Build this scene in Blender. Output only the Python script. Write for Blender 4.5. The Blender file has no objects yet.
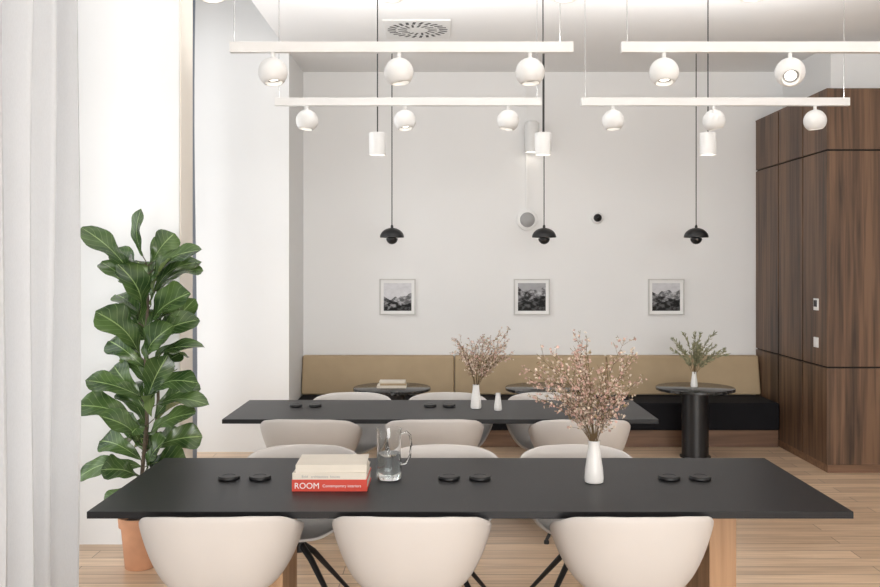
import bpy, math, random
from mathutils import Vector, Matrix
random.seed(7)
scene=bpy.context.scene
F=910.0; CX=443.0; HY=264.0; H=1.72
def W(px,py,s): return Vector(((px-CX)/s, F/s, H-(py-HY)/s))

# ---------------- materials ----------------
def newmat(name):
    m=bpy.data.materials.new(name); m.use_nodes=True
    nt=m.node_tree; b=nt.nodes['Principled BSDF']; return m,nt,b
def nd(nt,t,**k):
    n=nt.nodes.new(t)
    for a,v in k.items(): setattr(n,a,v)
    return n
def plain(name,col,rough=0.5,metal=0,var=0.06,scale=8,bump=0.0,bscale=200,spec=0.5):
    m,nt,b=newmat(name)
    tc=nd(nt,'ShaderNodeTexCoord'); no=nd(nt,'ShaderNodeTexNoise'); no.inputs['Scale'].default_value=scale
    nt.links.new(tc.outputs['Object'],no.inputs['Vector'])
    r=nd(nt,'ShaderNodeValToRGB')
    r.color_ramp.elements[0].position=.3; r.color_ramp.elements[1].position=.7
    r.color_ramp.elements[0].color=(*[c*(1-var) for c in col],1); r.color_ramp.elements[1].color=(*[min(1,c*(1+var)) for c in col],1)
    nt.links.new(no.outputs['Fac'],r.inputs['Fac']); nt.links.new(r.outputs['Color'],b.inputs['Base Color'])
    b.inputs['Roughness'].default_value=rough; b.inputs['Metallic'].default_value=metal
    b.inputs['Specular IOR Level'].default_value=spec
    if bump>0:
        n2=nd(nt,'ShaderNodeTexNoise'); n2.inputs['Scale'].default_value=bscale
        nt.links.new(tc.outputs['Object'],n2.inputs['Vector'])
        bp=nd(nt,'ShaderNodeBump'); bp.inputs['Strength'].default_value=bump; bp.inputs['Distance'].default_value=.002
        nt.links.new(n2.outputs['Fac'],bp.inputs['Height']); nt.links.new(bp.outputs['Normal'],b.inputs['Normal'])
    return m
def emis(name,col,st):
    m,nt,b=newmat(name); b.inputs['Base Color'].default_value=(*col,1)
    b.inputs['Emission Color'].default_value=(*col,1); b.inputs['Emission Strength'].default_value=st; return m
def wood(name,c1,c2,grain=(60,60,2.0),rough=.45,lo=.36,hi=.64):
    m,nt,b=newmat(name)
    tc=nd(nt,'ShaderNodeTexCoord'); mp=nd(nt,'ShaderNodeMapping'); mp.inputs['Scale'].default_value=grain
    no=nd(nt,'ShaderNodeTexNoise'); no.inputs['Scale'].default_value=1; no.inputs['Detail'].default_value=6; no.inputs['Distortion'].default_value=.4
    mp2=nd(nt,'ShaderNodeMapping'); mp2.inputs['Scale'].default_value=tuple(g*.2 for g in grain)
    n2=nd(nt,'ShaderNodeTexNoise'); n2.inputs['Scale'].default_value=1; n2.inputs['Detail'].default_value=3; n2.inputs['Distortion'].default_value=1.2
    nt.links.new(tc.outputs['Object'],mp.inputs['Vector']); nt.links.new(mp.outputs['Vector'],no.inputs['Vector'])
    nt.links.new(tc.outputs['Object'],mp2.inputs['Vector']); nt.links.new(mp2.outputs['Vector'],n2.inputs['Vector'])
    mx=nd(nt,'ShaderNodeMath',operation='ADD'); mu=nd(nt,'ShaderNodeMath',operation='MULTIPLY'); mu.inputs[1].default_value=.5
    nt.links.new(no.outputs['Fac'],mx.inputs[0]); nt.links.new(n2.outputs['Fac'],mx.inputs[1]); nt.links.new(mx.outputs[0],mu.inputs[0])
    r=nd(nt,'ShaderNodeValToRGB'); r.color_ramp.elements[0].position=lo; r.color_ramp.elements[1].position=hi
    r.color_ramp.elements[0].color=(*c1,1); r.color_ramp.elements[1].color=(*c2,1)
    nt.links.new(mu.outputs[0],r.inputs['Fac']); nt.links.new(r.outputs['Color'],b.inputs['Base Color'])
    b.inputs['Roughness'].default_value=rough; return m
def floor_mat():
    m,nt,b=newmat('oak_plank_floor')
    tc=nd(nt,'ShaderNodeTexCoord'); br=nd(nt,'ShaderNodeTexBrick')
    br.offset=.37; br.inputs['Scale'].default_value=1; br.inputs['Brick Width'].default_value=1.5; br.inputs['Row Height'].default_value=.14
    br.inputs['Mortar Size'].default_value=.0028; br.inputs['Mortar Smooth'].default_value=.3; br.inputs['Bias'].default_value=0
    br.inputs['Color1'].default_value=(.80,.61,.435,1); br.inputs['Color2'].default_value=(.58,.41,.275,1); br.inputs['Mortar'].default_value=(.22,.145,.09,1)
    nt.links.new(tc.outputs['Object'],br.inputs['Vector'])
    mp=nd(nt,'ShaderNodeMapping'); mp.inputs['Scale'].default_value=(1.6,28,1)
    no=nd(nt,'ShaderNodeTexNoise'); no.inputs['Scale'].default_value=1; no.inputs['Detail'].default_value=5; no.inputs['Distortion'].default_value=.6
    nt.links.new(tc.outputs['Object'],mp.inputs['Vector']); nt.links.new(mp.outputs['Vector'],no.inputs['Vector'])
    r=nd(nt,'ShaderNodeValToRGB'); r.color_ramp.elements[0].position=.3; r.color_ramp.elements[1].position=.65
    r.color_ramp.elements[0].color=(.76,.72,.68,1); r.color_ramp.elements[1].color=(1.06,1.06,1.06,1)
    nt.links.new(no.outputs['Fac'],r.inputs['Fac'])
    mx=nd(nt,'ShaderNodeMixRGB',blend_type='MULTIPLY'); mx.inputs['Fac'].default_value=1
    nt.links.new(br.outputs['Color'],mx.inputs['Color1']); nt.links.new(r.outputs['Color'],mx.inputs['Color2'])
    nt.links.new(mx.outputs['Color'],b.inputs['Base Color']); b.inputs['Roughness'].default_value=.30
    return m
def glassmat(name,col,ior,rough=0):
    m,nt,b=newmat(name); b.inputs['Base Color'].default_value=(*col,1); b.inputs['Transmission Weight'].default_value=1
    b.inputs['IOR'].default_value=ior; b.inputs['Roughness'].default_value=rough; return m
def curtain_mat(name,col,tr=.5):
    m,nt,b=newmat(name); out=nt.nodes['Material Output']
    tc=nd(nt,'ShaderNodeTexCoord'); mp=nd(nt,'ShaderNodeMapping'); mp.inputs['Scale'].default_value=(300,300,60)
    no=nd(nt,'ShaderNodeTexNoise'); no.inputs['Scale'].default_value=1
    nt.links.new(tc.outputs['Object'],mp.inputs['Vector']); nt.links.new(mp.outputs['Vector'],no.inputs['Vector'])
    r=nd(nt,'ShaderNodeValToRGB'); r.color_ramp.elements[0].color=(*[c*.9 for c in col],1); r.color_ramp.elements[1].color=(*col,1)
    nt.links.new(no.outputs['Fac'],r.inputs['Fac'])
    t=nd(nt,'ShaderNodeBsdfTranslucent'); d=nd(nt,'ShaderNodeBsdfDiffuse'); mx=nd(nt,'ShaderNodeMixShader'); mx.inputs[0].default_value=tr
    nt.links.new(r.outputs['Color'],t.inputs['Color']); nt.links.new(r.outputs['Color'],d.inputs['Color'])
    nt.links.new(d.outputs[0],mx.inputs[1]); nt.links.new(t.outputs[0],mx.inputs[2]); nt.links.new(mx.outputs[0],out.inputs['Surface'])
    return m
def leaf_mat():
    m,nt,b=newmat('fig_leaf_green')
    uv=nd(nt,'ShaderNodeUVMap'); sp=nd(nt,'ShaderNodeSeparateXYZ'); nt.links.new(uv.outputs[0],sp.inputs[0])
    a=nd(nt,'ShaderNodeMath',operation='SUBTRACT'); a.inputs[1].default_value=.5; nt.links.new(sp.outputs['Y'],a.inputs[0])
    ab=nd(nt,'ShaderNodeMath',operation='ABSOLUTE'); nt.links.new(a.outputs[0],ab.inputs[0])
    mid=nd(nt,'ShaderNodeMath',operation='LESS_THAN'); mid.inputs[1].default_value=.020; nt.links.new(ab.outputs[0],mid.inputs[0])
    k=nd(nt,'ShaderNodeMath',operation='MULTIPLY_ADD'); k.inputs[1].default_value=-.55; nt.links.new(ab.outputs[0],k.inputs[0]); nt.links.new(sp.outputs['X'],k.inputs[2])
    fr=nd(nt,'ShaderNodeMath',operation='MULTIPLY'); fr.inputs[1].default_value=8; nt.links.new(k.outputs[0],fr.inputs[0])
    fc=nd(nt,'ShaderNodeMath',operation='FRACT'); nt.links.new(fr.outputs[0],fc.inputs[0])
    vn=nd(nt,'ShaderNodeMath',operation='LESS_THAN'); vn.inputs[1].default_value=.09; nt.links.new(fc.outputs[0],vn.inputs[0])
    v2=nd(nt,'ShaderNodeMath',operation='MULTIPLY'); v2.inputs[1].default_value=.4; nt.links.new(vn.outputs[0],v2.inputs[0])
    mxm=nd(nt,'ShaderNodeMath',operation='MAXIMUM'); nt.links.new(mid.outputs[0],mxm.inputs[0]); nt.links.new(v2.outputs[0],mxm.inputs[1])
    tc=nd(nt,'ShaderNodeTexCoord'); no=nd(nt,'ShaderNodeTexNoise'); no.inputs['Scale'].default_value=7; nt.links.new(tc.outputs['Object'],no.inputs['Vector'])
    r=nd(nt,'ShaderNodeValToRGB'); r.color_ramp.elements[0].position=.35; r.color_ramp.elements[1].position=.65
    r.color_ramp.elements[0].color=(.026,.060,.017,1); r.color_ramp.elements[1].color=(.09,.155,.045,1)
    nt.links.new(no.outputs['Fac'],r.inputs['Fac'])
    g=nd(nt,'ShaderNodeNewGeometry'); mb=nd(nt,'ShaderNodeMixRGB'); mb.inputs['Color2'].default_value=(.17,.25,.09,1)
    nt.links.new(g.outputs['Backfacing'],mb.inputs['Fac']); nt.links.new(r.outputs['Color'],mb.inputs['Color1'])
    mv=nd(nt,'ShaderNodeMixRGB'); mv.inputs['Color2'].default_value=(.26,.37,.14,1)
    nt.links.new(mxm.outputs[0],mv.inputs['Fac']); nt.links.new(mb.outputs['Color'],mv.inputs['Color1'])
    nt.links.new(mv.outputs['Color'],b.inputs['Base Color']); b.inputs['Roughness'].default_value=.26
    return m
def print_mat(name,seed,sky,rise):
    m,nt,b=newmat(name)
    tc=nd(nt,'ShaderNodeTexCoord'); sp=nd(nt,'ShaderNodeSeparateXYZ'); nt.links.new(tc.outputs['Object'],sp.inputs[0])
    def ridge(off,amp,sc,base,tilt):
        cb=nd(nt,'ShaderNodeCombineXYZ'); cb.inputs['Y'].default_value=off; nt.links.new(sp.outputs['X'],cb.inputs['X'])
        n=nd(nt,'ShaderNodeTexNoise'); n.inputs['Scale'].default_value=sc; n.inputs['Detail'].default_value=5; nt.links.new(cb.outputs[0],n.inputs['Vector'])
        a=nd(nt,'ShaderNodeMath',operation='MULTIPLY_ADD'); a.inputs[1].default_value=amp; a.inputs[2].default_value=base-amp/2; nt.links.new(n.outputs['Fac'],a.inputs[0])
        t=nd(nt,'ShaderNodeMath',operation='MULTIPLY_ADD'); t.inputs[1].default_value=tilt; nt.links.new(sp.outputs['X'],t.inputs[0]); nt.links.new(a.outputs[0],t.inputs[2])
        l=nd(nt,'ShaderNodeMath',operation='LESS_THAN'); nt.links.new(sp.outputs['Z'],l.inputs[0]); nt.links.new(t.outputs[0],l.inputs[1]); return l
    mp=nd(nt,'ShaderNodeMapping'); mp.inputs['Scale'].default_value=(1,1,1.6); mp.inputs['Rotation'].default_value=(0,.6,0); nt.links.new(tc.outputs['Object'],mp.inputs['Vector'])
    n=nd(nt,'ShaderNodeTexNoise'); n.inputs['Scale'].default_value=16; n.inputs['Detail'].default_value=9; n.inputs['Roughness'].default_value=.65; nt.links.new(mp.outputs[0],n.inputs['Vector'])
    def ramp(a,c,lo=.46,hi=.60):
        r=nd(nt,'ShaderNodeValToRGB'); r.color_ramp.elements[0].position=lo; r.color_ramp.elements[1].position=hi
        r.color_ramp.elements[0].color=(a,a,a*1.04,1); r.color_ramp.elements[1].color=(c,c,c*1.04,1); nt.links.new(n.outputs['Fac'],r.inputs['Fac']); return r
    cur=ramp(sky*.8,sky,.3,.7)
    for (off,amp,sc,base,tilt,a,c) in [(seed,.16,8,rise,.2,.12,.5),(seed+3,.14,7,rise-.045,-.35,.012,.32),(seed+9,.08,9,rise-.10,.25,.003,.10)]:
        l=ridge(off,amp,sc,base,tilt); mx=nd(nt,'ShaderNodeMixRGB'); nt.links.new(l.outputs[0],mx.inputs['Fac'])
        nt.links.new(cur.outputs['Color'],mx.inputs['Color1']); nt.links.new(ramp(a,c).outputs['Color'],mx.inputs['Color2']); cur=mx
    nt.links.new(cur.outputs['Color'],b.inputs['Base Color']); b.inputs['Roughness'].default_value=.5; b.inputs['Specular IOR Level'].default_value=.2
    return m

M_wall=plain('white_plaster',(.82,.82,.815),.9,var=.012,scale=1.2,spec=.2)
M_ceil=plain('ceiling_white',(.88,.88,.88),.9,var=.01,scale=1,spec=.2)
M_pierside=plain('pier_reveal_plaster',(.86,.81,.74),.9,var=.02,scale=1)
M_floor=floor_mat()
M_walnut=wood('walnut_veneer',(.040,.020,.0105),(.172,.094,.051),(24,24,1.0),.46,.40,.60)
M_gap=plain('dark_gap',(.006,.005,.004),.8)
M_oak=wood('oak_panel',(.34,.19,.10),(.55,.34,.19),(30,30,1.8),.5)
M_benchwood=wood('bench_walnut',(.12,.06,.033),(.26,.145,.08),(1.5,30,30),.5)
M_black_lam=plain('black_linoleum',(.009,.009,.0105),.42,var=.1,scale=3,spec=.32)
M_black=plain('black_metal',(.010,.010,.011),.4,var=.05)
M_blackpl=plain('black_plastic',(.005,.005,.006),.45)
M_shell=plain('chair_shell_cream',(.63,.60,.575),.6,var=.015,scale=5,bump=.15,bscale=400)
M_white=plain('white_lacquer',(.80,.80,.79),.4,var=.01)
M_whitemat=plain('white_ceramic',(.82,.81,.79),.35,var=.01)
M_lamp=emis('lamp_glow',(1,.93,.82),4)
M_tan=plain('tan_leather',(.42,.315,.19),.6,var=.04,scale=6,bump=.3,bscale=120)
M_blkfab=plain('black_upholstery',(.008,.008,.010),.85,var=.1,bump=.3,bscale=300,spec=.2)
M_marble=plain('black_marble',(.03,.03,.03),.15,var=.9,scale=26)
M_terra=plain('terracotta',(.60,.31,.18),.75,var=.08,scale=10)
M_soil=plain('soil',(.03,.02,.014),.95,var=.3,scale=60)
M_bark=plain('fig_bark',(.10,.075,.05),.85,var=.3,scale=40)
M_leaf=leaf_mat()
M_stem=plain('dry_stem',(.15,.10,.05),.8,var=.2,scale=40)
M_pink=plain('dried_blossom',(.60,.39,.33),.8,var=.35,scale=60)
M_pale=plain('pale_blossom',(.72,.60,.49),.8,var=.25,scale=60)
M_olive=plain('dry_leaf_olive',(.26,.21,.10),.8,var=.3,scale=60)
M_sage=plain('sage_foliage',(.20,.21,.12),.75,var=.35,scale=40)
M_sage2=plain('sage_foliage_light',(.34,.33,.20),.75,var=.35,scale=40)
M_red=plain('red_book_cover',(.62,.055,.03),.5,var=.03)
M_cream=plain('cream_book_cover',(.72,.66,.57),.55,var=.03)
M_paper=plain('paper_pages',(.72,.68,.60),.8,var=.08,scale=80)
M_grey=plain('grey_plastic',(.35,.35,.35),.6)
M_glass=glassmat('clear_glass',(.97,.98,.98),1.45)
M_water=glassmat('water',(.93,.96,.96),1.33)
M_curt=curtain_mat('linen_sheer',(.76,.76,.765),.30)
M_curtg=curtain_mat('grey_drape',(.30,.33,.38),.15)
M_frame=plain('window_frame_grey',(.25,.26,.28),.5)

# ---------------- mesh helpers ----------------
class MB:
    def __init__(s): s.v=[]; s.f=[]; s.uv=None
    def box(s,a,b):
        x0,y0,z0=a; x1,y1,z1=b; n=len(s.v)
        s.v+=[(x0,y0,z0),(x1,y0,z0),(x1,y1,z0),(x0,y1,z0),(x0,y0,z1),(x1,y0,z1),(x1,y1,z1),(x0,y1,z1)]
        s.f+=[[n+i for i in q] for q in ((0,3,2,1),(4,5,6,7),(0,1,5,4),(1,2,6,5),(2,3,7,6),(3,0,4,7))]; return s
    def lathe(s,prof,seg=40,c=(0,0,0),cap=True,M=None):
        n=len(s.v)
        for r,z in prof:
            for i in range(seg):
                a=2*math.pi*i/seg; p=Vector((r*math.cos(a),r*math.sin(a),z))
                if M: p=M@p
                s.v.append((p.x+c[0],p.y+c[1],p.z+c[2]))
        for j in range(len(prof)-1):
            for i in range(seg):
                k=(i+1)%seg; s.f.append([n+j*seg+i,n+j*seg+k,n+(j+1)*seg+k,n+(j+1)*seg+i])
        if cap:
            s.f.append([n+i for i in range(seg)][::-1]); m=n+(len(prof)-1)*seg; s.f.append([m+i for i in range(seg)])
        return s
    def tube(s,pts,rad,seg=8,cap=True):
        pts=[Vector(p) for p in pts]
        if not isinstance(rad,(list,tuple)): rad=[rad]*len(pts)
        n=len(s.v); up=Vector((0,0,1))
        for j,p in enumerate(pts):
            d=(pts[min(j+1,len(pts)-1)]-pts[max(j-1,0)]).normalized()
            u=up if abs(d.z)<.95 else Vector((0,1,0))
            a=d.cross(u).normalized(); b=a.cross(d)
            for i in range(seg):
                t=2*math.pi*i/seg; q=p+(a*math.cos(t)+b*math.sin(t))*rad[j]; s.v.append(tuple(q))
        for j in range(len(pts)-1):
            for i in range(seg):
                k=(i+1)%seg; s.f.append([n+j*seg+i,n+(j+1)*seg+i,n+(j+1)*seg+k,n+j*seg+k])
        if cap:
            s.f.append([n+i for i in range(seg)]); m=n+(len(pts)-1)*seg; s.f.append([m+i for i in range(seg)][::-1])
        return s
    def obj(s,name,mat,parent=None,smooth=False,loc=(0,0,0),bevel=0,sub=0,solid=0):
        me=bpy.data.meshes.new(name); me.from_pydata([tuple(v) for v in s.v],[],s.f); me.validate(); me.update()
        if s.uv:
            ul=me.uv_layers.new(name='UVMap')
            for l in me.loops: ul.data[l.index].uv=s.uv[l.vertex_index]
        me.materials.append(mat)
        if smooth:
            for p in me.polygons: p.use_smooth=True
            try: me.set_sharp_from_angle(angle=math.radians(50))
            except Exception: pass
        o=bpy.data.objects.new(name,me); scene.collection.objects.link(o); o.location=loc
        if parent: o.parent=parent
        if solid:
            m=o.modifiers.new('solid','SOLIDIFY'); m.thickness=solid; m.offset=0
        if bevel:
            m=o.modifiers.new('bevel','BEVEL'); m.width=bevel; m.segments=3; m.limit_method='ANGLE'
        if sub:
            m=o.modifiers.new('sub','SUBSURF'); m.levels=sub; m.render_levels=sub
        return o
def root(name,loc):
    e=bpy.data.objects.new(name,None); e.empty_display_size=.1; e.location=loc; scene.collection.objects.link(e); return e

# ---------------- room shell ----------------
YB=9.19; ZC=3.66; ZH=4.3; XL=-2.45; XR=5.0; YF=-6.0
MB().box((XL-.2,YF-.2,-.1),(XR+.2,YB+.2,0)).obj('floor',M_floor)
MB().box((-1.41,YF,ZC),(XR,YB,ZH)).obj('ceiling',M_ceil)
MB().box((XL-.2,YF-.2,ZH),(XR+.2,YB+.2,ZH+.1)).obj('ceiling_upper',M_ceil)
MB().box((XL-.2,YB,0),(XR+.2,YB+.2,ZH)).obj('wall_back',M_wall)
MB().box((XR,YF,0),(XR+.2,YB,ZH)).obj('wall_right',M_wall)
wl=MB()
wl.box((XL-.2,YF,0),(XL,-1.0,ZH)); wl.box((XL-.2,-1.0,3.9),(XL,5.4,ZH)); wl.box((XL-.2,5.4,0),(XL,6.0,ZH))
wl.box((XL-.2,6.0,3.9),(XL,8.2,ZH)); wl.box((XL-.2,8.2,0),(XL,YB,ZH))
wl.obj('wall_left',M_wall)
def pier(name,x0,y0,x1,y1):
    return MB().box((x0,y0,0),(x1,y1,ZH)).obj(name,M_wall)
pier('wall_pier_near',XL,5.58,-1.62,5.86)
MB().box((-1.62,5.60,0),(-1.612,5.86,ZH)).obj('trim_pier_reveal',M_pierside)
pier('wall_pier_far',XL,8.33,-1.41,YB)
def window(name,axis,a0,a1,z0,z1,pos,n):
    m=MB(); t=.05; d=.06
    def bx(u0,u1,w0,w1):
        if axis=='Y': m.box((pos-d/2,u0,w0),(pos+d/2,u1,w1))
        else: m.box((u0,pos-d/2,w0),(u1,pos+d/2,w1))
    bx(a0,a1,z0,z0+t); bx(a0,a1,z1-t,z1)
    for i in range(n+1):
        u=a0+(a1-a0-t)*i/n; bx(u,u+t,z0+t,z1-t)
    bx(a0+t,a1-t,2.5,2.5+t)
    return m.obj(name,M_frame)
window('window_1','Y',-1.0,5.4,0,3.9,XL-.1,5)
window('window_2','Y',6.0,8.2,0,3.9,XL-.1,2)
wf=MB(); wf.box((XL-.2,YF-.2,0),(-1.6,YF,ZH)); wf.box((4.2,YF-.2,0),(XR+.2,YF,ZH)); wf.box((-1.6,YF-.2,3.4),(4.2,YF,ZH)); wf.box((-1.6,YF-.2,0),(4.2,YF,.2))
wf.obj('wall_front',M_wall)
window('added_rear_window','X',-1.6,4.2,.2,3.4,YF-.1,4)  # unseen window, added behind the camera to let fill light in
MB().box((3.43,8.05,3.18),(XR,YB,ZC)).obj('wall_bulkhead',M_wall)

# ---------------- curtains ----------------
def curtain(name,x,y0,y1,pitch,amp,mat,z0=.01,z1=4.2):
    m=MB(); ny=int((y1-y0)/pitch*14); nz=14
    for j in range(nz+1):
        z=z0+(z1-z0)*j/nz
        for i in range(ny+1):
            y=y0+(y1-y0)*i/ny
            ph=2*math.pi*y/pitch+1.3*math.sin(y*5.1)+.25*math.sin(z*1.1+y*3)
            m.v.append((x+amp*math.sin(ph)*(1+.3*math.sin(y*11))+.012*math.sin(z*1.3+y*8), y+.25*amp*math.cos(2*ph),z))
    for j in range(nz):
        for i in range(ny):
            a=j*(ny+1)+i; m.f.append([a,a+1,a+ny+2,a+ny+1])
    return m.obj(name,mat,smooth=True)
curtain('sheer_curtain',-1.98,.3,4.84,.22,.078,M_curt)
curtain('grey_curtain',-2.17,7.75,7.98,.08,.02,M_curtg)
MB().box((-2.02,.2,4.215),(-1.94,5.3,4.25)).obj('curtain_track',M_white)

# ---------------- walnut cabinet wall ----------------
CXX=3.155; CY=7.48
cab=root('walnut_cabinet',(CXX,CY,0))
X1=XR-.01-CXX; Y1=YB-CY-.005
MB().box((.02,.02,0),(X1,Y1,3.14)).obj('carcass',M_gap,cab)
pl=MB(); g=.010
rows=[(.07,.862),(.876,2.650),(2.664,3.15)]
ys=[0,.50,1.08,Y1]
for z0,z1 in rows:
    for i in range(3): pl.box((0,ys[i]+(g if i else 0.0),z0),(.0195,ys[i+1]-g,z1))
pl.obj('side_panels',M_walnut,cab)
pf=MB(); xs=[.0,.62,1.24,X1]
for z0,z1 in rows:
    for i in range(3): pf.box((xs[i]+(g if i else .0201),0,z0),(xs[i+1]-g,.0195,z1))
pf.obj('front_panels',M_walnut,cab)
MB().box((0.0,0.0,3.151),(X1,Y1,3.165)).obj('top_board',M_walnut,cab)
MB().box((.012,.012,0),(X1,Y1,.066)).obj('plinth',M_benchwood,cab)
def swplate(name,y,z,w,h,dark):
    r=root(name,(CXX,y,z)); MB().box((-.012,-w/2,-h/2),(-.0005,w/2,h/2)).obj('plate',M_white,r,bevel=.003)
    if dark: MB().box((-.015,-w*.35,-h*.2),(-.0125,w*.35,h*.35)).obj('display',M_blackpl,r)
    else: MB().box((-.017,-w*.3,-h*.3),(-.0125,w*.3,h*.3)).obj('rocker',M_white,r)
swplate('thermostat',7.68,1.38,.09,.10,True); swplate('light_switch',7.68,1.06,.085,.085,False)

# ---------------- bench ----------------
be=root('banquette_bench',(0,8.5,0)); BX0=-1.405; BX1=3.150
MB().box((BX0,.05,0),(BX1,.67,.16)).obj('plinth_base',M_benchwood,be)
st=MB(); n=3
for i in range(n):
    a=BX0+(BX1-BX0)*i/n; b=BX0+(BX1-BX0)*(i+1)/n; st.box((a+.002,0,.163),(b-.002,.55,.42))
st.obj('seat_cushions',M_blkfab,be,bevel=.02)
bk=MB()
for i in range(n):
    a=BX0+(BX1-BX0)*i/n+.002; b=BX0+(BX1-BX0)*(i+1)/n-.002; k=len(bk.v)
    bk.v+=[(a,.50,.425),(b,.50,.425),(b,.68,.425),(a,.68,.425),(a,.575,.805),(b,.575,.805),(b,.68,.805),(a,.68,.805)]
    bk.f+=[[k+i2 for i2 in q] for q in ((0,3,2,1),(4,5,6,7),(0,1,5,4),(1,2,6,5),(2,3,7,6),(3,0,4,7))]
bk.obj('back_cushions',M_tan,be,bevel=.018)

# ---------------- round tables ----------------
def round_table(px):
    p=W(px,388,112); r=root('round_cafe_table',(p.x,8.12,0))
    MB().lathe([(.335,.594),(.345,.598),(.345,.618),(.340,.622)],64).obj('marble_top',M_marble,r,smooth=True)
    MB().lathe([(.117,.012),(.117,.575),(.2,.58),(.2,.594)],48).obj('column',M_black,r,smooth=True)
    MB().lathe([(.135,0),(.135,.012)],48).obj('foot_plate',M_black,r,smooth=True)
    return r
for px in (392,544,695): round_table(px)

# ---------------- long tables ----------------
def long_table(x0,x1,y0,y1,legs,ly0,ly1):
    cx=(x0+x1)/2; cy=(y0+y1)/2; r=root('meeting_table',(cx,cy,0))
    MB().box((x0-cx,y0-cy,.712),(x1-cx,y1-cy,.74)).obj('tabletop',M_black_lam,r,bevel=.002)
    m=MB()
    for a,b in legs: m.box((a-cx,ly0-cy,0),(b-cx,ly1-cy,.70))
    m.obj('panel_legs',M_oak,r,bevel=.003)
    MB().box((legs[0][0]-cx,ly0-cy+.02,.70),(legs[1][1]-cx,ly1-cy-.02,.7115)).obj('under_frame',M_black,r)
    return r
long_table(-1.41,1.625,3.60,4.60,[(-.81,-.68),(1.13,1.245)],3.86,4.24)
long_table(-1.395,1.36,5.74,6.56,[(-.93,-.82),(.84,.95)],5.96,6.36)

def grommet(px,py,d=.1,s=None):
    s=(py-HY)/.98; p=W(px,py,s); m=MB().lathe([(d/2-.004,0),(d/2,.003),(d/2,.012),(d/2-.003,.016),(d*.30,.016),(d*.29,.0145)],32)
    m.obj('power_grommet',M_blackpl,None,smooth=True,loc=(p.x,p.y,.7405))
for x in (229,260,449,480,669,700): grommet(x,479)
for x in (296,315,430,449): grommet(x,406.5,.088)

# ---------------- chairs ----------------
def lerp_tab(tab,x):
    for (a,va),(b,vb) in zip(tab,tab[1:]):
        if x<=b:
            t=(x-a)/(b-a); t=t*t*(3-2*t)*.5+t*.5; return va+(vb-va)*t
    return tab[-1][1]
def shell_mesh():
    m=MB(); seg=48; zs=.43
    ht=[(0,.775),(30,.772),(50,.757),(75,.705),(98,.66),(115,.60),(135,.48),(155,.432),(180,.425)]
    rf=[0.0,.25,.45,.60,.70,.79,.865,.93,.975,1.0]; hf=[0,.0,.008,.035,.13,.29,.47,.68,.86,1.0]
    m.v.append((0,0,zs-.012))
    for j in range(1,len(rf)):
        for i in range(seg):
            th=2*math.pi*i/seg
            ph=math.degrees(th if th<=math.pi else 2*math.pi-th)
            ex=2.5
            c=math.cos(th); s_=math.sin(th)
            ax=.318; ay=.285 if c>0 else .255
            R=1/((abs(s_)/ax)**ex+(abs(c)/ay)**ex)**(1/ex)
            h=lerp_tab(ht,ph)
            k=rf[j]; q=hf[j]
            rr=R*k
            z=zs-.012*(1-k*k)+(h-zs)*q
            m.v.append((rr*s_,-rr*c,z))
    for i in range(seg):
        m.f.append([0,1+(i+1)%seg,1+i][::-1])
    for j in range(len(rf)-2):
        for i in range(seg):
            k=(i+1)%seg; a=1+j*seg; b=a+seg; m.f.append([a+i,a+k,b+k,b+i])
    return m
def chair(x,y,rot):
    r=root('tub_swivel_chair',(x,y,0)); r.rotation_euler=(0,0,rot)
    shell_mesh().obj('shell',M_shell,r,smooth=True,sub=1,solid=.014)
    MB().lathe([(.028,.30),(.028,.385),(.11,.395),(.12,.404)],24).obj('swivel_column',M_black,r,smooth=True)
    m=MB()
    for a in (45,135,225,315):
        c=math.cos(math.radians(a)); s_=math.sin(math.radians(a))
        m.tube([(c*.015,s_*.015,.335),(c*.09,s_*.09,.28),(c*.33,s_*.33,.022)],[.017,.016,.010],8)
        m.lathe([(.016,0),(.016,.018),(.010,.024)],12,c=(c*.33,s_*.33,0))
    m.obj('star_legs',M_black,r,smooth=True)
for x,rt in ((-.89,.03),(-.125,-.02),(.757,.02)): chair(x,3.69,rt)
for x,rt in ((-.71,math.pi+.04),(-.01,math.pi-.03),(.68,math.pi)): chair(x,4.50,rt)
for x,rt in ((-.84,-.04),(-.06,.03),(.87,.0)): chair(x,5.83,rt)
for x,rt in ((-.66,math.pi),(.04,math.pi+.05),(.75,math.pi-.04)): chair(x,6.45,rt)

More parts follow.
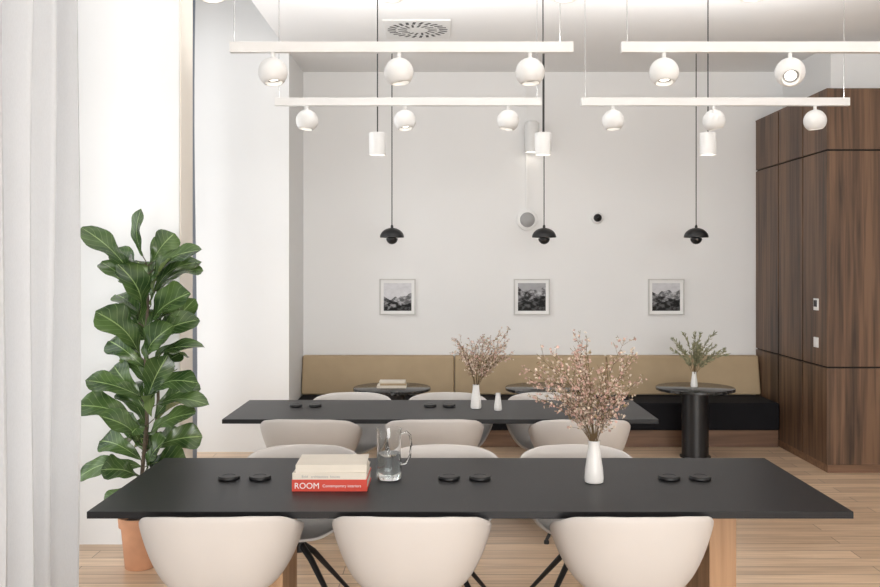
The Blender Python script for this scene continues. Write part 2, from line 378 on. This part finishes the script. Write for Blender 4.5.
# ---------------- track lights ----------------
def area(name,loc,rot,sx,sy,en,col=(1,1,1),parent=None):
    l=bpy.data.lights.new(name,'AREA'); l.shape='RECTANGLE'; l.size=sx; l.size_y=sy; l.energy=en; l.color=col
    o=bpy.data.objects.new(name,l); scene.collection.objects.link(o); o.location=loc; o.rotation_euler=rot
    if parent: o.parent=parent
    return o
def track(xa,xb,y,z,balls,wires,facing=(),up=11):
    cx=(xa+xb)/2; r=root('track_light',(cx,y,z))
    MB().box((xa-cx,-.018,-.027),(xb-cx,.018,.027)).obj('rail',M_white,r,bevel=.002)
    area('added_ceiling_fill',(0,0,.030),(math.pi,0,0),(xb-xa)*.95,.03,up,(1,.99,.97),r)  # unseen lamp added above the rail to brighten the ceiling
    w=MB()
    for x in wires: w.tube([(x-cx,0,.027),(x-cx,0,ZC-z)],.0022,6)
    w.obj('suspension_wires',M_grey,r)
    sh=MB(); gl=MB(); stm=MB(); inn=MB()
    R=.075
    for i,x in enumerate(balls):
        tx=random.uniform(-.25,.05); ty=random.uniform(-.2,.2)
        if x in facing: tx=-.85; ty=.3
        M=Matrix.Rotation(ty,3,'Y')@Matrix.Rotation(tx,3,'X')
        c=(x-cx,0,-.027-.035-R+.01)
        prof=[]
        for k in range(0,17):
            a=math.pi*k/16*.78
            prof.append((max(.0005,R*math.sin(a)),R*math.cos(a)))
        rl=prof[-1][0]; zl=prof[-1][1]
        prof+= [(rl-.004,zl),(rl-.008,zl+.02)]
        sh.lathe(prof,32,c=c,cap=False,M=M)
        inn.lathe([(rl-.008,zl+.02),(rl*.6,zl+.021)],32,c=c,cap=False,M=M)
        gl.lathe([(rl*.6,zl+.0212),(.001,zl+.0212)],32,c=c,cap=False,M=M)
        stm.tube([(x-cx,0,-.027),(x-cx,0,-.075)],.011,12)
    sh.obj('globe_heads',M_white,r,smooth=True); inn.obj('reflectors',M_grey,r); gl.obj('led_lenses',M_lamp,r); stm.obj('stems',M_white,r)
X=lambda px,s:(px-CX)/s
s1=195; y1=F/s1; s2=148; y2=F/s2; s0=281; y0=F/s0
z1=2.83
track(X(230,s1),X(573,s1),y1,z1,[X(273,s1),X(399,s1),X(530,s1)],[X(234,s1),X(560,s1)])
track(X(621,s1),X(966,s1),y1,z1,[X(664,s1),X(790,s1),X(920,s1)],[X(627,s1),X(955,s1)],facing=(X(790,s1),))
track(X(275,s2),X(541,s2),y2,2.815,[X(307,s2),X(405,s2),X(508,s2)],[X(279,s2),X(537,s2)],up=17)
track(X(581,s2),X(849,s2),y2,2.815,[X(613,s2),X(714,s2),X(815,s2)],[X(585,s2),X(844,s2)],up=17)
z0_=2.85
track(X(150,s0),X(630,s0),y0,z0_,[X(212,s0),X(391,s0),X(565,s0)],[X(160,s0),X(620,s0)])
track(X(690,s0),X(1170,s0),y0,z0_,[X(754,s0),X(935,s0),X(1110,s0)],[X(700,s0),X(1160,s0)])

# ---------------- pendants ----------------
def flowerpot(px):
    p=W(px,236,112); r=root('dome_pendant_lamp',(p.x,8.12,p.z))
    R=.108
    prof=[(.004,.075)]+[(R*math.sin(a),-.012+.085*math.cos(a)) for a in [math.pi/2*k/12 for k in range(1,13)]]
    prof+=[(R-.004,-.014),(.02,.03)]
    MB().lathe(prof,40,cap=False).obj('upper_shade',M_black,r,smooth=True)
    r2=.052
    MB().lathe([(r2*math.sin(a),-.022-r2*math.cos(a)) for a in [math.pi/2*k/10+.001 for k in range(0,11)]]+[(r2-.003,-.022),(.02,-.01)],32,cap=False).obj('lower_shade',M_black,r,smooth=True)
    MB().lathe([(.012,-.02),(.012,.085),(.007,.10)],16).obj('socket',M_black,r,smooth=True)
    MB().tube([(0,0,.09),(0,0,ZC-p.z-.02)],.0045,6).obj('cord',M_black,r)
    MB().lathe([(.035,ZC-p.z-.025),(.04,ZC-p.z-.001)],24).obj('ceiling_rose',M_black,r)
for px in (392,544,696): flowerpot(px)
def cylpend(px):
    s=137; p=W(px,144,s); r=root('cylinder_pendant_lamp',(p.x,F/s,p.z))
    MB().lathe([(.02,.085),(.058,.08),(.060,.075),(.060,-.08),(.055,-.08),(.053,-.06)],36,cap=False).obj('shade',M_white,r,smooth=True)
    MB().lathe([(.0530,-.062),(.001,-.062)],32,cap=False).obj('led_lens',M_lamp,r)
    MB().tube([(0,0,.08),(0,0,ZC-p.z)],.0045,6).obj('cord',M_black,r)
for px in (377.5,543,708): cylpend(px)
cd=root('wall_speaker',(W(527,220,99).x,YB,W(527,220,99).z))
MB().box((-.012,-.02,.11),(.012,-.0005,ZC-cd.location.z)).obj('conduit',M_white,cd)
M90=Matrix.Rotation(math.pi/2,3,'X')
MB().lathe([(.105,0.0005),(.105,.03),(.09,.04),(.075,.042)],40,M=M90).obj('housing',M_white,cd,smooth=True)
MB().lathe([(.075,.0425),(.06,.06),(.03,.075),(.001,.08)],40,M=M90,cap=False).obj('grille',M_grey,cd,smooth=True)
sd=root('wall_spotlight',(W(531,138,99).x,YB-.12,W(531,138,99).z))
MB().lathe([(.07,-.16),(.07,.13),(.05,.15),(.001,.151)],32,cap=False).obj('housing',M_white,sd,smooth=True)
MB().lathe([(.065,-.15),(.001,-.15)],32,cap=False).obj('led_lens',M_lamp,sd)
MB().box((-.02,.05,-.03),(.02,.1195,.03)).obj('bracket',M_white,sd)
cm=root('security_camera',(W(597,218,99).x,YB,W(597,218,99).z))
MB().lathe([(.06,0.0005),(.06,.02),(.05,.03)],32,M=M90).obj('base',M_white,cm,smooth=True)
MB().lathe([(.040,.0305),(.040,.05),(.03,.07),(.001,.08)],32,M=M90,cap=False).obj('dome',M_blackpl,cm,smooth=True)

# ---------------- ceiling vent ----------------
vt=root('ceiling_vent',(-.21,7.5,ZC))
MB().box((-.27,-.29,-.012),(.27,.29,-.0005)).obj('plate',M_white,vt,bevel=.003)
vm=MB()
for ring,(ra,rb,n,w) in enumerate([(.09,.165,16,.018),(.18,.25,24,.024)]):
    for i in range(n):
        a=2*math.pi*i/n+ring*.1; c,s_=math.cos(a),math.sin(a); t=.35
        d=Vector((math.cos(a+t),math.sin(a+t),0)); pp=Vector((-d.y,d.x,0))*w/2
        p=Vector((c*ra,s_*ra,-.0135)); q=p+d*(rb-ra); k=len(vm.v)
        for v in (p-pp,p+pp,q+pp,q-pp): vm.v.append(tuple(v))
        vm.f.append([k,k+1,k+2,k+3])
vm.obj('slots',M_blackpl,vt)

# ---------------- pictures ----------------
M_frw=plain('frame_white',(.56,.55,.53),.5)
def picture(px,mat):
    p=W(px,297,99.3); r=root('framed_landscape_print',(p.x,YB-.001,p.z)); h=.182; t=.012
    m=MB(); m.box((-h,-.025,-h),(h,0,-h+t)); m.box((-h,-.025,h-t),(h,0,h)); m.box((-h,-.025,-h+t),(-h+t,0,h-t)); m.box((h-t,-.025,-h+t),(h,0,h-t))
    m.obj('frame',M_frw,r)
    MB().box((-h+t,-.008,-h+t),(h-t,0,h-t)).obj('mat_board',M_white,r)
    MB().box((-.140,-.0095,-.140),(.140,-.0085,.140)).obj('print',mat,r)
picture(397.5,print_mat('print_misty_ridge',1.3,.72,.0))
picture(532,print_mat('print_mountain',5.1,.40,.075))
picture(666.5,print_mat('print_valley',8.7,.65,.05))

# ---------------- table items ----------------
bs=root('book_stack',(W(330,491,231).x,4.04,.7405))
def book(x0,x1,y0,y1,z0,z1,mat,nm,rot=0):
    m=MB(); c=.004; m.box((x0,y0,z0),(x1,y1,z0+c)); m.box((x0,y0,z1-c),(x1,y1,z1)); m.box((x0,y0,z0+c),(x1,y0+c,z1-c))
    o=m.obj(nm+'_cover',mat,bs); o.rotation_euler=(0,0,rot)
    o=MB().box((x0+.004,y0+c+.0003,z0+c+.0003),(x1-.004,y1-.004,z1-c-.0003)).obj(nm+'_pages',M_paper,bs); o.rotation_euler=(0,0,rot)
book(-.162,.162,-.12,.12,0,.050,M_red,'red_book')
book(-.160,.158,-.118,.115,.0505,.078,M_cream,'cream_book')
book(-.150,.155,-.11,.11,.0785,.112,M_cream,'upper_book',.03)
def text(s,size,x,z,mat,y,par):
    c=bpy.data.curves.new('spine_text','FONT'); c.body=s; c.size=size; c.extrude=.0003; c.materials.append(mat)
    o=bpy.data.objects.new('spine_text',c); scene.collection.objects.link(o); o.rotation_euler=(math.pi/2,0,0); o.location=(x,y,z); o.parent=par
text('ROOM',.036,-.152,.012,M_white,-.1207,bs); text('Contemporary interiors',.017,-.03,.018,M_white,-.1207,bs); text('Bold   architecture  houses',.015,-.12,.058,M_grey,-.1187,bs)

jp=W(389,479,219); jg=root('glass_water_jug',(jp.x,jp.y,.741))
MB().lathe([(.001,0),(.052,0),(.056,.006),(.057,.05),(.054,.15),(.056,.215),(.060,.228),(.0575,.228),(.053,.214),(.051,.15),(.054,.05),(.053,.012),(.001,.010)],48,cap=False).obj('glass_body',M_glass,jg,smooth=True)
MB().lathe([(.001,.0115),(.0522,.0125),(.0532,.05),(.0508,.118),(.001,.118)],48,cap=False).obj('water',M_water,jg,smooth=True)
MB().tube([(.055,0,.205),(.08,0,.213),(.098,0,.195),(.102,0,.15),(.095,0,.10),(.075,0,.07),(.056,0,.066)],.006,10).obj('handle',M_glass,jg,smooth=True)

vprof=[(.034,0),(.041,.004),(.043,.02),(.040,.06),(.033,.11),(.027,.15),(.025,.175),(.027,.188),(.024,.188),(.021,.17),(.022,.12),(.001,.10)]
def rv(a): return Vector((random.uniform(-a,a),random.uniform(-a,a),random.uniform(-a,a)))
def bouquet(par,z0,w,h,n,kind,mats,seedv,lean=0,bsz=.007,extra=()):
    random.seed(seedv)
    st=MB(); bl=[MB() for _ in mats]
    def pick():
        r=random.random()
        return bl[0] if r<.5 else (bl[1] if r<.92 or len(bl)<3 else bl[2])
    def blossom(p,sz):
        m=pick()
        ax=Vector((random.gauss(0,1),random.gauss(0,1),random.gauss(0,1))).normalized()
        u=ax.orthogonal().normalized(); v=ax.cross(u)
        for i in range(5):
            a=2*math.pi*i/5; d=u*math.cos(a)+v*math.sin(a); e=-u*math.sin(a)+v*math.cos(a); k=len(m.v)
            for q in (p,p+d*sz*.6+e*sz*.35+ax*sz*.3,p+d*sz+ax*sz*.5,p+d*sz*.6-e*sz*.35+ax*sz*.3): m.v.append(tuple(q))
            m.f.append([k,k+1,k+2,k+3])
    def needle(p,d,L,m=None):
        m=m or pick()
        s_=d.cross(Vector((0,1,.2))).normalized()*L*.10; k=len(m.v)
        for q in (p,p+d*L*.5+s_,p+d*L,p+d*L*.5-s_): m.v.append(tuple(q))
        m.f.append([k,k+1,k+2,k+3])
    tips=[]
    for i in range(n):
        az=random.uniform(0,2*math.pi); rr=math.sqrt(random.random())
        if kind=='leaf': rr=.25+.75*rr
        tx=math.cos(az)*rr*w/2+lean*random.random(); ty=math.sin(az)*rr*w/2*.8
        tips.append((tx,ty,z0+h*(1-.5*rr*rr)*random.uniform(.68,1.05)))
    tips+=list(extra)
    for tx,ty,tz in tips:
        p0=Vector((random.uniform(-.008,.008),random.uniform(-.008,.008),z0-.05)); p2=Vector((tx,ty,tz)); p1=Vector((tx*.25,ty*.25,z0+(tz-z0)*.6))
        pts=[p0*(1-t)**2+p1*2*t*(1-t)+p2*t*t for t in [k/9 for k in range(10)]]
        st.tube(pts,[.0018-.0010*k/9 for k in range(10)],4,cap=False)
        for k in range(3,10):
            d0=(pts[k]-pts[k-1]).normalized()
            if kind=='flower':
                for b in range(3):
                    d=(d0+rv(.7)).normalized(); L=random.uniform(.025,.08); q=pts[k]+d*L
                    st.tube([pts[k],pts[k]+d*L*.5+Vector((0,0,.004)),q],.0008,3,cap=False)
                    for e in range(4): blossom(pts[k]+d*L*random.uniform(.35,1.1)+rv(.007),bsz*random.uniform(.5,1.15))
                    needle(pts[k]+d*L*random.random(),(d+rv(.8)).normalized(),.016,bl[-1])
            else:
                for b in range(9):
                    d=(d0*1.1+rv(.75)).normalized(); needle(pts[k]+(pts[k]-pts[k-1])*random.random(),d,random.uniform(.025,.048))
    st.obj('stems',M_stem,par)
    for i in range(len(mats)): bl[i].obj('blossoms_%d'%i if kind=='flower' else 'foliage_%d'%i,mats[i],par)
def vase(x,y,z,sc,name='flower_vase'):
    r=root(name,(x,y,z)); MB().lathe([(a*sc,b*sc) for a,b in vprof],40,cap=False).obj('ceramic_body',M_whitemat,r,smooth=True); return r
p=W(594,483,223); v=vase(p.x,p.y,.7405,1.0)
bouquet(v,.185,.42,.43,20,'flower',(M_pink,M_pale,M_olive),3,lean=-.06,bsz=.0078,extra=[(-.28,-.03,.50),(-.26,.05,.44),(-.22,.02,.54),(-.26,-.08,.39),(-.17,0,.55),(.13,.02,.61),(.16,-.04,.56),(.15,.03,.50),(.18,.0,.44),(-.12,-.05,.38)])
p=W(476,409,147.5); v=vase(p.x,p.y,.7405,.86); bouquet(v,.16,.28,.40,16,'flower',(M_pale,M_pink,M_olive),11,lean=.08,bsz=.0078,extra=[(.21,0,.50),(.18,.03,.42),(-.11,.02,.37),(-.12,0,.45)])
p=W(498,411,149.5); v=vase(p.x,p.y,.7405,.62,'bud_vase')
v=vase(W(694,388,112).x,8.12,.6225,.72); bouquet(v,.13,.52,.38,19,'leaf',(M_sage,M_sage2),5)
b2=root('small_book_pile',(W(392,385,112).x,8.12,.6225))
MB().box((-.13,-.09,0),(.13,.09,.022)).obj('lower_book',M_cream,b2,bevel=.002)
MB().box((-.10,-.08,.0225),(.13,.08,.040)).obj('middle_book',M_tan,b2,bevel=.002)
MB().box((-.11,-.07,.0405),(.12,.07,.058)).obj('top_book',M_cream,b2,bevel=.002)

# ---------------- fiddle leaf fig ----------------
SP=176.0; PY=F/SP
pot=root('fiddle_leaf_fig',(W(140,568,SP).x,PY,0))
MB().lathe([(.078,0),(.082,.004),(.104,.235),(.116,.236),(.120,.29),(.112,.292),(.108,.25),(.001,.248)],44,cap=False).obj('terracotta_pot',M_terra,pot,smooth=True)
MB().lathe([(.107,.255),(.001,.265)],32,cap=False).obj('soil',M_soil,pot)
def L(px,py,dy=0):
    q=W(px,py,SP); return Vector((q.x-pot.location.x,dy,q.z))
trunk=MB()
tk=[L(139,545),L(141,480,.01),L(147,420,0),L(146,350,-.01),L(148,300,0),L(146,262,0)]
trunk.tube(tk,[.013,.012,.011,.010,.008,.006],10)
tk2=[L(142,545,.03),L(150,470,.05),L(156,400,.04),L(155,340,.05),L(158,285,.03)]
trunk.tube(tk2,[.011,.010,.009,.008,.005],10)
trunk.obj('trunk',M_bark,pot,smooth=True)
lm=MB(); lm.uv=[]; pet=MB()
wt=[(0,.03),(.08,.24),(.2,.46),(.35,.52),(.5,.68),(.65,.93),(.78,1.0),(.88,.90),(.95,.62),(1,.10)]
random.seed(21)
def leaf(a,b,hw,nrm):
    ax=b-a; Ln=ax.length; d=ax.normalized(); side=d.cross(nrm).normalized(); nn=side.cross(d).normalized()
    if nn.z<-.2: nn=-nn; side=-side
    NU=16; NV=9; k=len(lm.v); ph=random.uniform(0,6); bend=random.uniform(.06,.24); cup=random.uniform(.05,.4); twist=random.uniform(-.6,.6)
    for i in range(NU+1):
        u=i/NU
        for t in range(len(wt)-1):
            if wt[t][0]<=u<=wt[t+1][0]+1e-9:
                w=wt[t][1]+(wt[t+1][1]-wt[t][1])*(u-wt[t][0])/(wt[t+1][0]-wt[t][0]); break
        for j in range(NV):
            v=j/(NV-1)*2-1; tw=twist*u
            sd2=side*math.cos(tw)+nn*math.sin(tw)
            p=a+d*Ln*u+nn*(bend*Ln*math.sin(math.pi*u)) + sd2*(v*w*hw) + nn*(cup*w*hw*abs(v)**1.3+ .13*hw*abs(v)*math.sin(u*14+ph+v*2))
            lm.v.append(tuple(p)); lm.uv.append((u,(v+1)/2))
    for i in range(NU):
        for j in range(NV-1):
            q=k+i*NV+j; lm.f.append([q,q+1,q+NV+1,q+NV])
leaves=[((143,256),(143,209),.065,-.02),((134,276),(87,228),.088,-.05),((134,288),(98,262),.07,.03),((152,262),(172,233),.075,.03),((154,270),(203,250),.08,-.02),((156,290),(200,270),.09,.04),
((140,286),(112,248),.07,.06),((140,322),(130,264),.10,-.12),((152,305),(176,258),.095,-.06),((150,330),(198,292),.105,-.10),((150,300),(196,262),.07,.08),
((142,356),(106,310),.105,-.10),((144,368),(104,342),.075,.05),((150,366),(180,324),.09,-.08),((150,370),(207,346),.09,-.05),((146,340),(122,298),.08,.08),((150,345),(198,320),.075,.02),
((142,396),(92,378),.085,-.06),((140,400),(108,368),.075,.06),((152,396),(204,380),.075,-.08),((154,406),(209,405),.065,0),((148,400),(172,354),.08,-.05),
((140,428),(86,402),.085,-.08),((142,442),(112,410),.085,-.12),((150,434),(200,410),.085,-.06),((152,448),(200,438),.08,.03),((144,412),(122,386),.075,.1),
((142,466),(84,474),.08,-.05),((140,460),(94,444),.075,.06),((150,464),(194,458),.085,-.08),((148,470),(174,434),.08,-.1),((150,482),(202,484),.07,.0),
((146,480),(114,462),.085,-.12),((146,492),(108,506),.07,-.04),((150,492),(180,512),.07,-.06),((144,452),(126,426),.08,.1),
((150,278),(160,236),.07,.08),((148,286),(186,246),.07,.10),((144,300),(112,280),.06,.10),((144,335),(104,296),.065,.12),((150,352),(186,300),.07,.12),((146,385),(112,346),.07,.12),((152,420),(190,388),.07,.12),((146,440),(104,424),.07,.12)]
for (a,b,hw,dy) in leaves:
    A=L(a[0],a[1],dy*.3); B=L(b[0],b[1],dy*1.6); n=Vector((random.uniform(-.4,.4),-.7+random.uniform(-.2,.3),.7))
    leaf(A,B,hw,n)
    tz=max(.3,A.z-.03); bx=min(tk,key=lambda q:abs(q.z-tz)); pet.tube([Vector((bx.x,bx.y,tz)),A],.003,5)
for i in range(28):
    z=random.uniform(.58,1.66); az=random.uniform(.2,math.pi-.2) if i%3 else random.uniform(0,2*math.pi); x0=L(149,300).x
    r=random.uniform(.15,.23); A=Vector((x0+.03*math.cos(az),.03*math.sin(az)+.02,z)); B=Vector((x0+r*math.cos(az),r*math.sin(az)+.02,z+random.uniform(-.06,.26)))
    leaf(A,B,random.uniform(.06,.085),Vector((random.uniform(-.3,.3),random.uniform(-.5,0),1)))
lm.obj('leaves',M_leaf,pot,smooth=True); pet.obj('petioles',M_bark,pot)

# ---------------- lights ----------------
area('daylight_window_1',(XL-.35,2.2,2.0),(0,-math.pi/2,0),3.8,6.4,88,(1,.995,.99))
area('daylight_window_2',(XL-.35,7.1,2.0),(0,-math.pi/2,0),3.8,2.2,40,(1,.995,.99))
area('added_rear_fill',(1.3,YF-.35,1.8),(math.pi/2,0,0),5.8,3.2,600,(1,.995,.98))  # added soft fill lamp behind the camera, outside the invented rear opening
w=bpy.data.worlds.new('sky'); scene.world=w; w.use_nodes=True
bg=w.node_tree.nodes['Background']; bg.inputs[0].default_value=(.96,.98,1,1); bg.inputs[1].default_value=.9
scene.view_settings.view_transform='Standard'

cam=bpy.data.cameras.new('camera'); co=bpy.data.objects.new('camera',cam); scene.collection.objects.link(co)
co.location=(0,0,H); co.rotation_euler=(math.pi/2,0,0); cam.sensor_width=36; cam.lens=F/880*36
cam.shift_x=-3/880; cam.shift_y=-29.5/880; cam.clip_end=60
scene.camera=co
